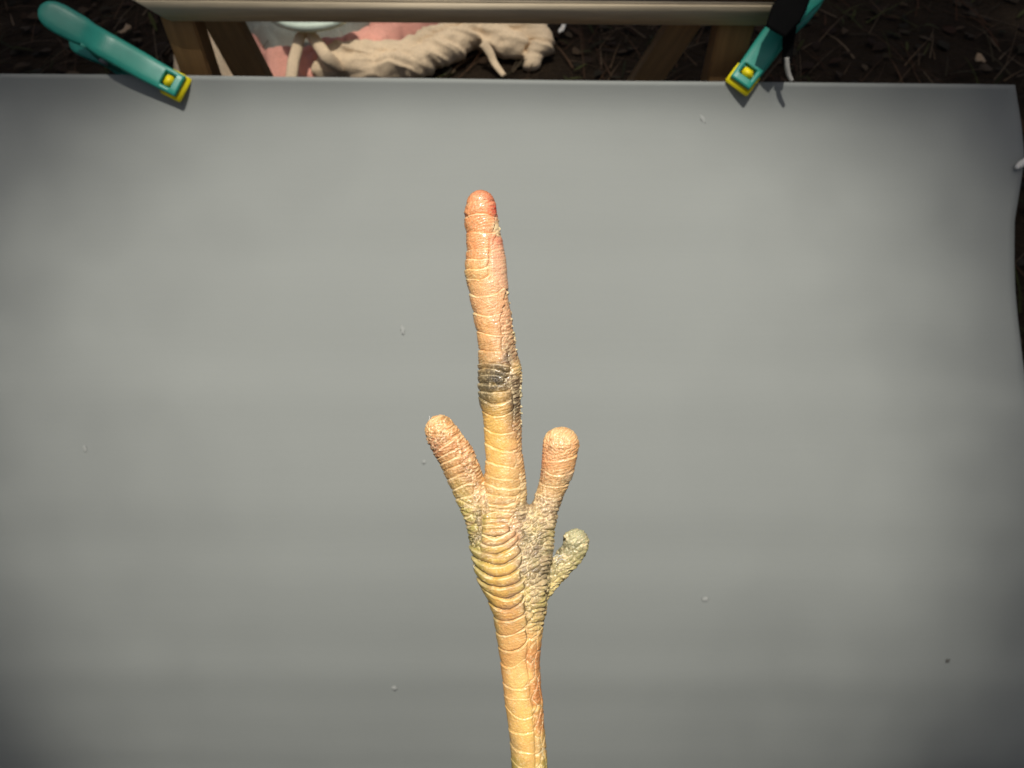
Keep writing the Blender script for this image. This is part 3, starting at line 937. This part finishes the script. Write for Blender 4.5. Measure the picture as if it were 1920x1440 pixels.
K = 1.08
def c_(r, g, b):
    c = srgb(r, g, b, K); y = c @ np.array([.3, .6, .1])
    return c * .92 + y * .08
PIG = [
 (901, 369, 10, c_(224, 140, 92)), (898, 388, 12, c_(246, 158, 96)), (920, 376, 9, c_(228, 128, 88)), (931, 398, 6, c_(198, 26, 26)), (922, 402, 6, c_(232, 96, 66)), (900, 425, 16, c_(244, 160, 92)), (932, 425, 9, c_(252, 212, 160)),
 (895, 470, 18, c_(246, 164, 96)), (935, 456, 8, c_(236, 136, 100)), (937, 485, 16, c_(250, 184, 140)), (895, 515, 18, c_(248, 184, 108)), (938, 525, 16, c_(250, 186, 142)), (915, 570, 24, c_(246, 180, 116)), (945, 590, 16, c_(228, 162, 116)),
 (908, 620, 18, c_(238, 172, 98)), (945, 640, 16, c_(214, 160, 112)), (915, 660, 18, c_(230, 172, 102)), (955, 672, 10, c_(150, 112, 82)), (968, 690, 9, c_(228, 184, 104)), (910, 700, 16, c_(172, 146, 96)),
 (905, 728, 16, c_(140, 124, 84)), (935, 705, 12, c_(138, 118, 80)), (942, 735, 11, c_(206, 164, 84)), (957, 722, 11, c_(130, 100, 74)), (968, 740, 8, c_(150, 116, 84)), (906, 752, 10, c_(120, 104, 66)), (962, 758, 11, c_(140, 106, 80)),
 (930, 772, 14, c_(228, 178, 90)), (925, 800, 18, c_(240, 188, 86)), (965, 800, 13, c_(206, 152, 98)), (930, 845, 20, c_(240, 186, 88)), (966, 850, 13, c_(218, 162, 106)), (930, 888, 20, c_(236, 184, 94)), (972, 890, 15, c_(214, 166, 104)),
 (940, 930, 22, c_(224, 176, 104)), (985, 930, 15, c_(206, 170, 108)), (930, 965, 16, c_(220, 180, 90)), (955, 985, 14, c_(216, 158, 112)), (925, 1000, 14, c_(222, 172, 90)), (930, 1030, 18, c_(226, 184, 80)), (900, 1030, 12, c_(176, 160, 74)),
 (925, 1065, 18, c_(228, 182, 80)), (900, 1055, 10, c_(168, 150, 66)), (935, 1100, 20, c_(232, 178, 84)), (940, 1140, 20, c_(232, 168, 88)), (960, 1180, 22, c_(236, 178, 100)), (1000, 960, 14, c_(178, 150, 104)), (1000, 1000, 14, c_(156, 138, 98)),
 (1022, 985, 14, c_(208, 186, 112)), (1015, 1020, 14, c_(170, 152, 100)), (990, 1035, 12, c_(176, 156, 116)), (1005, 1060, 14, c_(190, 168, 100)), (995, 1090, 16, c_(204, 180, 104)), (1012, 1120, 12, c_(206, 184, 108)), (1000, 1150, 14, c_(212, 180, 108)),
 (825, 795, 20, c_(236, 172, 100)), (815, 835, 10, c_(190, 112, 76)), (845, 830, 16, c_(230, 160, 96)), (880, 850, 14, c_(208, 140, 84)), (850, 875, 16, c_(214, 160, 94)), (890, 885, 14, c_(188, 130, 84)), (865, 915, 14, c_(214, 176, 98)),
 (895, 925, 12, c_(206, 152, 104)), (875, 950, 14, c_(204, 182, 90)), (895, 965, 12, c_(186, 164, 96)), (885, 985, 12, c_(184, 168, 76)), (893, 1008, 12, c_(150, 140, 84)),
 (1050, 822, 22, c_(252, 190, 122)), (1022, 850, 12, c_(232, 146, 90)), (1070, 840, 12, c_(244, 168, 98)), (1045, 870, 16, c_(238, 172, 106)), (1018, 885, 10, c_(200, 136, 92)), (1045, 900, 16, c_(228, 178, 112)), (1065, 895, 8, c_(186, 158, 128)), (1030, 930, 16, c_(216, 170, 108)), (1022, 955, 14, c_(200, 166, 104)),
 (1082, 1012, 16, c_(172, 166, 124)), (1095, 1032, 12, c_(196, 182, 116)), (1062, 1040, 14, c_(146, 138, 104)), (1072, 1058, 12, c_(204, 188, 116)), (1042, 1070, 14, c_(176, 164, 116)), (1050, 1090, 12, c_(214, 188, 112)), (1030, 1100, 12, c_(200, 178, 108)),
 (950, 1235, 14, c_(230, 164, 88)), (970, 1240, 13, c_(250, 200, 112)), (1003, 1230, 12, c_(214, 144, 80)), (955, 1290, 12, c_(238, 174, 98)), (973, 1290, 12, c_(252, 208, 112)), (1004, 1290, 11, c_(206, 130, 66)), (960, 1345, 12, c_(238, 184, 100)),  # shank centre lighter: its sheen is put into the colour
 (985, 1345, 13, c_(244, 196, 98)), (1010, 1345, 9, c_(196, 126, 70)), (963, 1392, 10, c_(196, 160, 100)), (986, 1395, 13, c_(240, 184, 92)), (1012, 1390, 9, c_(204, 164, 98)), (968, 1430, 12, c_(158, 142, 66)), (992, 1432, 12, c_(226, 176, 88)), (1015, 1432, 8, c_(170, 152, 74)), (1000, 1600, 90, c_(210, 170, 84)),
]
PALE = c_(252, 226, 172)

def build_foot():
    V, F = foot_base()
    for it in range(3):
        g, l = grad(V)
        d = foot_sdf(V)[0]
        V = V - g * (d / np.maximum(l * l, 0.2))[:, None]
    g, l = grad(V)
    NR = g / np.maximum(l, 1e-6)[:, None]
    _, ds = foot_sdf(V)
    ch = ds.argmin(0)
    X, Y, Z = V[:, 0], V[:, 1], V[:, 2]
    nz = NR[:, 2]
    front = nz + 0.25

    # ---- plates
    plates = []      # (d inside, height, rim mask, lower-edge mask)
    def add_plates(B, chain, H, gap, scale=1.0, left_open=True, rim=1.0, names=None):
        for k in range(len(B) - 1):
            ht = H[k] if np.ndim(H) else H
            gp = gap[k] if np.ndim(gap) else gap
            a = quad_curve(B[k], X); b = quad_curve(B[k + 1], X)
            # a little raggedness along the edges
            rag = (fbm(X * .09, Y * .09 + k * 7.7, 60 + k, 2) - .5) * 3.4 + (vnoise(X * .035 + B[0][1] * .37, Y * .03, 61) - .5) * 5.5 * (1 if B[k][1] > 420 else .4)
            top = Y - a + rag
            bot = a + (b - a) * (1 - gp) - Y - rag * .6
            xr = np.interp(Y, sorted([B[k][5], B[k + 1][5] + 0.01]), [B[k][4], B[k + 1][4]] if B[k][5] <= B[k + 1][5] else [B[k + 1][4], B[k][4]])
            xr = xr + (random.random() - .5) * 9 + (vnoise(Y * .12 + 3.3, X * .02 + B[0][1], 62) - .5) * 7
            xl = min(B[k][0], B[k + 1][0])
            dr = xr + rag - X
            q3 = np.clip(np.stack([top * scale, bot * scale, dr * 0.8]), -60, 60)
            d = np.where(np.abs(q3).min(0) < 50, -np.log(np.exp(-q3 * .45).sum(0)) / .45, -9) + .8
            d = np.minimum(d, X - xl + (30 if left_open else 4))
            if isinstance(left_open, (int, float)) and not isinstance(left_open, bool):
                d = np.minimum(d, X - left_open)
            d = np.minimum(d, front * 40)
            if chain is not None:
                d = np.where(np.isin(ch, chain), d, -9)
            plates.append(dict(d=d, top=top * scale, bot=bot * scale, H=ht, rim=rim * (.3 if (chain and len(chain) == 3 and B[0][3] > 1195) else 1.0), span=(b - a) * (1 - gp)))
    nM = len(MID) - 1
    Hm = np.array([2.6] + [3.3] * 8 + [2.4] * 2 + [3.0] * 6 + [1.8] * 5 + [3.0] * 7 + [5.0, 5.2, 5.2, 5.0, 4.2, 3.2, 2.4, 1.9, 1.5, 1.3] + [0.55] * (nM - 39))
    gm = np.array([.05] * 11 + [.12] * 6 + [.06] * 5 + [.16] * 7 + [.24, .24, .22, .2, .16, .1, .06, .06, .05, .05] + [.04] * (nM - 39))
    for k in range(nM):
        lo = True
        if 25 <= k <= 28: lo = MID[k][0]
        add_plates([MID[k], MID[k + 1]], [0] if k < 25 else [0, 1, 2], Hm[k], gm[k], 1.0, lo)
    add_plates([(917, 458, 931, 444, 946, 456), (925, 548, 940, 546, 958, 545)], [0], 1.7, 0.02, 0.8, 919.0)
    add_plates(LEFT, [1], 1.8, .14, .85)
    add_plates(RIGHT, [2], 0.8, .06, .95, True, .5)
    PD = np.array([p["d"] for p in plates])
    best = PD.argmax(0); bd = PD.max(0)

    # ---- pebbled skin
    ang = math.radians(-38)
    u = X * math.cos(ang) + Y * math.sin(ang); w = -X * math.sin(ang) + Y * math.cos(ang)
    zz = (Z * 0.6)
    f1, f2, cid = voro((u + zz + 6 * fbm(X * .06, Y * .06, 4)) / 13.5, (w + zz + 6 * fbm(X * .06, Y * .06, 6)) / 8.2, 3)
    peb_big = (f2 - f1)
    g1, g2, cid2 = voro((X + zz) / 7.5, (Y - zz) / 6.5, 8)
    peb_small = (g2 - g1)
    t1, t2, cid3 = voro((X - 1.2 * zz + (Y - 1180) * -.05) / 21.0, (Y + X * 0.9) / 36.0, 15)
    peb_tar = (t2 - t1)
    m_foot = sstep(955, 985, X + (Y - 1020) * 0.0) * sstep(930, 965, Y) * (1 - sstep(1150, 1195, Y - (X - 1000) * .3))
    m_foot = np.maximum(m_foot, ((ch >= 3) * 1.0))
    m_foot = np.maximum(m_foot, (ch == 1) * sstep(930, 960, Y))
    m_tar = sstep(988, 1000, X - (Y - 1300) * 0.05) * sstep(1150, 1185, Y)
    m_small = np.clip(1 - m_foot - m_tar, 0, 1) * (bd < 0)
    m_small = m_small * np.where(ch == 0, sstep(560, 640, Y), 1.0) * np.where(Y > 1200, 0.2, 1.0)
    dome = lambda e, k: sstep(0.02, k, e)
    h = 3.8 * np.where(ch >= 3, .5, 1.0) * m_foot * (dome(peb_big, .5) - .35) + 1.3 * m_small * (dome(peb_small, .4) - .4)
    h = h + 1.9 * m_tar * (dome(peb_tar, .16) - .5)
    # plates push the pebbled skin out of the way
    inpl = sstep(-3.0, 0.5, bd)
    low = (fbm(X * .035 + Z * .02, Y * .035, 31) - .5) * 2.4
    fine = (fbm(X * .22 + Z * .15, Y * .22 - Z * .1, 35, 3) - .5) * 1.7
    wx = X + 5 * (fbm(X * .12, Y * .12, 111) - .5); wy = Y + 5 * (fbm(X * .12, Y * .12, 113) - .5)
    worm = 1 - np.abs(2 * fbm(wx * .20 + Z * .12, wy * .20 - Z * .08, 115, 2) - 1) * 3.2
    worm = np.clip(worm, -.6, 1)
    ww = np.where(ch == 0, .55, 1.0) * np.where(ch >= 3, .5, 1.0)
    ww = ww * np.where((ch == 2) & (Y < 875), .5, 1.0)
    ww = ww * (1 - .65 * sstep(930, 1000, Y)) * (1 - .7 * sstep(1120, 1200, Y))
    ww = ww * np.where((ch == 0) & (Y > 765) & (Y < 905), .55, 1.0)
    worm = worm * ww
    fw = .3 + .7 * sstep(860, 920, Y) * (1 - sstep(1125, 1175, Y))
    fl = 1 - np.abs(2 * fbm(X * .055 + 2 * fbm(X * .03, Y * .03, 121), (Y + .3 * X) * .21, 123, 2) - 1) * 3.0
    fl = np.clip(fl, 0, 1) ** 2 * sstep(.40, .62, fbm(X * .05, Y * .05, 127, 2)) * fw
    wr2 = np.sin((Y + .25 * X + 11 * fbm(X * .05, Y * .05, 131)) * 1.15) * sstep(.42, .65, fbm(X * .04, Y * .04, 133, 2)) * (1 - .85 * sstep(1165, 1225, Y))
    # finer folds running across the toes
    tip = np.where(ch == 1, 1 - sstep(820, 860, Y), np.where(ch == 2, 1 - sstep(850, 900, Y), 0))
    wrk = np.sin((Y + 9 * fbm(X * .06, Y * .06, 41)) * 0.95 + X * .15) * 0.5
    spiky = sstep(0.62, 0.8, vnoise(X * .16 + Z * .13, Y * .16, 77)) * 3.0 * (nz < 0.35) * (nz > -0.5) * (X > 925) * (ch == 0) * (Y < 800)
    h_body = h * (1 - inpl) - 0.8 * inpl + low + fine + worm * (.5 + .4 * m_small) + fl * 1.1 + wrk * (m_small * .6 + .25) * (1 - .7 * tip) + spiky * (1 - inpl)
    # creases and swellings the photograph shows
    def crease(x0, y0, x1, y1, wd, dp):
        ex, ey = x1 - x0, y1 - y0
        t = np.clip(((X - x0) * ex + (Y - y0) * ey) / (ex * ex + ey * ey), 0, 1)
        dd = np.hypot(X - x0 - t * ex, Y - y0 - t * ey)
        return -dp * np.exp(-(dd / wd) ** 2) * (nz > -0.3)
    cr = crease(818, 812, 808, 835, 3, 4) + crease(845, 822, 860, 812, 3, 2.5) + crease(866, 824, 872, 850, 3.5, 3.0) + crease(872, 850, 905, 925, 3, 1.2)
    cr = cr + crease(905, 905, 907, 985, 4, 4) + crease(990, 935, 1003, 975, 5, 3.0) + crease(1056, 1012, 1064, 1004, 4, 5) + crease(1030, 1055, 1026, 1120, 5, 4)
    cr = cr + crease(990, 1180, 989, 1230, 3, 3.0) + crease(989, 1230, 1003, 1330, 3, 2.6) + crease(1003, 1330, 1006, 1445, 3, 2.8)
    cr = cr + crease(919, 455, 921, 530, 2.2, 1.8) + crease(1050, 815, 1062, 828, 2, 1.0) + crease(1043, 838, 1075, 846, 2, 1.0) + crease(873, 402, 880, 412, 2, 1.5)
    for (x0, y0, x1, y1) in ((862, 934, 902, 950), (868, 955, 905, 966), (872, 974, 908, 985), (880, 992, 908, 1000), (1003, 968, 1044, 962), (1000, 985, 1042, 990), (905, 948, 962, 950), (906, 968, 955, 967), (908, 987, 958, 984)):
        cr = cr + crease(x0, y0, x1, y1, 2.0, 2.2)
    sw = 3.5 * np.exp(-((X - 970) ** 2 / 90 + (Y - 695) ** 2 / 420)) + 3 * np.exp(-((X - 874) ** 2 / 60 + (Y - 402) ** 2 / 30)) + 4 * np.exp(-((X - 880) ** 2 / 200 + (Y - 855) ** 2 / 900))
    common = cr + sw * (nz > -.2)
    h_body = h_body + common

    # ---- pigment
    C = col_field(X + (fbm(X * .05, Y * .05, 90) - .5) * 14, Y + (fbm(X * .05, Y * .05, 95) - .5) * 14, PIG)
    mott = fbm(X * .07, Y * .07, 51, 4)
    C = C * (0.86 + 0.3 * mott)[:, None]
    stn = np.maximum(np.exp(-((X - 932) / 34) ** 2 - ((Y - 716) / 40) ** 2), .95 * np.exp(-((X - 965) / 13) ** 2 - ((Y - 760) / 48) ** 2))
    stn = np.maximum(stn, .8 * np.exp(-((X - 952) / 12) ** 2 - ((Y - 668) / 26) ** 2)) * (1 - .8 * np.exp(-((X - 938) / 12) ** 2 - ((Y - 742) / 14) ** 2))
    stn = stn * sstep(.3, .62, fbm(X * .11, Y * .16, 151, 3) + .25 * stn)
    stn = np.maximum(stn, .7 * np.exp(-((X - 1000) / 22) ** 2 - ((Y - 1005) / 26) ** 2) * sstep(.4, .65, fbm(X * .08, Y * .08, 153)))
    def mixto(C, c, a): return C * (1 - a[:, None]) + np.asarray(c)[None] * a[:, None]
    C = mixto(C, c_(66, 58, 46), np.clip(stn, 0, 1) * .9)
    body = C.copy()
    # pale dry skin and painted highlights on grooves and ridges, darker grime in places
    palm = sstep(900, 960, Y) * (1 - sstep(1120, 1180, Y)) * (ch < 3)
    body = mixto(body, c_(172, 142, 116), palm * .55 * sstep(.35, .6, fbm(X * .05, Y * .05, 141)))
    body = body * (1 - palm * .38 * sstep(.42, .68, fbm(X * .045 + 7, Y * .045, 161, 3)))[:, None]
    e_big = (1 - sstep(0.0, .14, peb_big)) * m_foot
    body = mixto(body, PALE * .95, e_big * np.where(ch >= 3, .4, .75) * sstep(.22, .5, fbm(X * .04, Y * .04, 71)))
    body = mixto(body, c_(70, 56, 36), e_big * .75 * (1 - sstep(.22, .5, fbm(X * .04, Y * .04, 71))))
    body = body * (1 + (cid - .5) * .35 * m_foot)[:, None]
    e_sm = (1 - sstep(0.0, .2, peb_small)) * m_small
    body = mixto(body, PALE * .95, e_sm * .5)
    body = mixto(body, c_(120, 86, 56), (m_small * .3 * sstep(.5, .75, fbm(X * .1, Y * .1, 73))))
    e_t = (1 - sstep(0.0, .06, peb_tar)) * m_tar
    body = mixto(body, PALE * 1.05, e_t * .85)
    flak = sstep(.62, .8, fbm(X * .3, Y * .3, 75, 2)) * .5
    body = mixto(body, PALE, flak * (1 - tip * .6))
    body = mixto(body, PALE * 1.05, sstep(.5, 2.0, spiky) * .9)
    body = mixto(body, PALE * 1.06, np.clip(fl - .25, 0, 1) * .9)
    body = mixto(body, PALE, np.clip(worm - .3 * ww, 0, 1) * .8)
    body = mixto(body, body * .55, np.clip(.1 * ww - worm, 0, 1) * 1.0)
    body = np.clip(body, 0.01, 0.95)

    m = np.array([CAMROT @ Vector((0, 0, 0))])
    def to_local(P):
        Q = np.empty_like(P)
        Q[:, 0] = (P[:, 0] - 960) * S; Q[:, 1] = (720 - P[:, 1]) * S; Q[:, 2] = P[:, 2] * S
        return Q
    me = mesh_np("bird_foot", to_local(V + NR * h_body[:, None]), F[:, ::-1])
    set_col(me, body)
    foot = link("bird_foot", me, M_SKIN)
    foot.matrix_world = Matrix.Translation(Vector(at(960, 720, 0.18))) @ CAMROT.to_4x4()
    tag(foot, label="severed bird foot with orange yellow scaly toes held upright in front of the grey card", cat="bird foot")

    # ---- each large scale is a plate of its own, overlapping the skin
    for i, p in enumerate(plates):
        d = p["d"]
        own = (d > -2.6)
        fm = own[F].all(1)
        if fm.sum() < 20: continue
        f = F[fm]
        used = np.unique(f); mp = np.full(len(V), -1); mp[used] = np.arange(len(used))
        dd = d[used]; tp = p["top"][used]; bt = p["bot"][used]
        sp = np.maximum(p["span"][used], 3)
        v01 = np.clip(tp / sp, 0, 1)
        edge = sstep(-2.6, 1.6, dd)
        hh = -1.9 + (p["H"] + 1.9) * edge * (1 - 0.25 * v01) + 0.5 * np.exp(-((tp - 1.6) / 1.5) ** 2) * edge
        hh = hh + 0.34 * p["H"] * np.sin(np.pi * np.clip(v01, 0, 1)) * edge
        hh = hh + low[used] + fine[used] * (.35 + .4 * ww[used]) + common[used] + worm[used] * .45 + fl[used] * .9 + wr2[used] * .32
        cc = C[used].copy()
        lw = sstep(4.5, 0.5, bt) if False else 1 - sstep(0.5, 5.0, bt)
        rimm = np.exp(-((tp - 0.8) / (0.7 + 1.2 * vnoise(X[used] * .06, Y[used] * .11, 83))) ** 2) * sstep(.18, .6, vnoise(X[used] * .10, Y[used] * .10, 81))  # upper plate edges paled as dry skin with the highlight painted in
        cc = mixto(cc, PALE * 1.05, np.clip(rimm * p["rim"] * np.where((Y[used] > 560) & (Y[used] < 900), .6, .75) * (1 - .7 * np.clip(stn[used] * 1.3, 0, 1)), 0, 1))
        if 29 <= i <= 36:
            cc = mixto(cc, c_(222, 140, 70), lw * .5)
        cc = mixto(cc, PALE, sstep(.66, .82, fbm(X[used] * .3, Y[used] * .3, 75, 2)) * .35)
        pu = palm[used] * np.clip(sstep(.5, .7, fbm(X[used] * .05, Y[used] * .09, 143)) * .6 + .5 * (1 - sstep(1, 7, bt)), 0, 1)
        cc = mixto(cc, c_(186, 146, 112), pu * .7)
        if 25 <= i <= 37: cc = mixto(cc, c_(168, 154, 70), (1 - sstep(4, 22, X[used] - np.interp(Y[used], [960, 1020, 1060, 1100, 1143], [900, 886, 899, 913, 924]))) * .55)
        cc = mixto(cc, PALE * 1.06, np.clip(fl[used] - .25, 0, 1) * .9)
        cc = mixto(cc, cc * .72, np.clip(-wr2[used], 0, 1) * .35)
        cc = mixto(cc, PALE, np.clip(worm[used] - .4 * ww[used], 0, 1) * .6)
        cc = mixto(cc, cc * .6, np.clip(.05 * ww[used] - worm[used], 0, 1) * .8)
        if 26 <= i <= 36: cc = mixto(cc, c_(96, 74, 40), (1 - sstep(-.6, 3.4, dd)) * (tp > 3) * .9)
        cc = np.clip(cc * (1 + (rng.random() - .5) * .08), .01, .95)
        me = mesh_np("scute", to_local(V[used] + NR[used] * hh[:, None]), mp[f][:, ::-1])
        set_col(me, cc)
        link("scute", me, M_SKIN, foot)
    # a few loose fibres stuck beside the hind toe and the plate edge
    fib = [((1036, 1040), (1044, 1036), (1052, 1040)), ((1038, 1046), (1048, 1038), (1056, 1036)), ((1042, 1052), (1050, 1044), (1060, 1046)), ((893, 1052), (889, 1058), (895, 1064)), ((934, 1042), (937, 1036), (941, 1034)), ((806, 788), (808, 783), (807, 779))]
    for q in fib:
        o = tube("loose_fibre", [np.array([(x - 960) * S, (720 - y) * S, 20 * S]) for x, y in q], 0.00006, M_PAPER, None, nseg=5)
        o.location = o.location
        loc = o.location.copy()
        o.parent = foot; o.matrix_parent_inverse = Matrix.Identity(4); o.location = loc
    return foot

build_ground()
build_litter()
build_shade_tree()
CV, CTH = build_card()
build_specks(CV)
build_bench()
build_clamp(340, 172, (-0.893, 0.45), math.radians(3), "teal spring clamp with yellow jaw pads on the left, its handle pointing up left")
build_clamp(1384, 164, (0.60, 0.80), math.radians(2), "teal spring clamp with yellow jaw pads on the right, beside the black strap")
build_heap()
build_small()
build_foot()
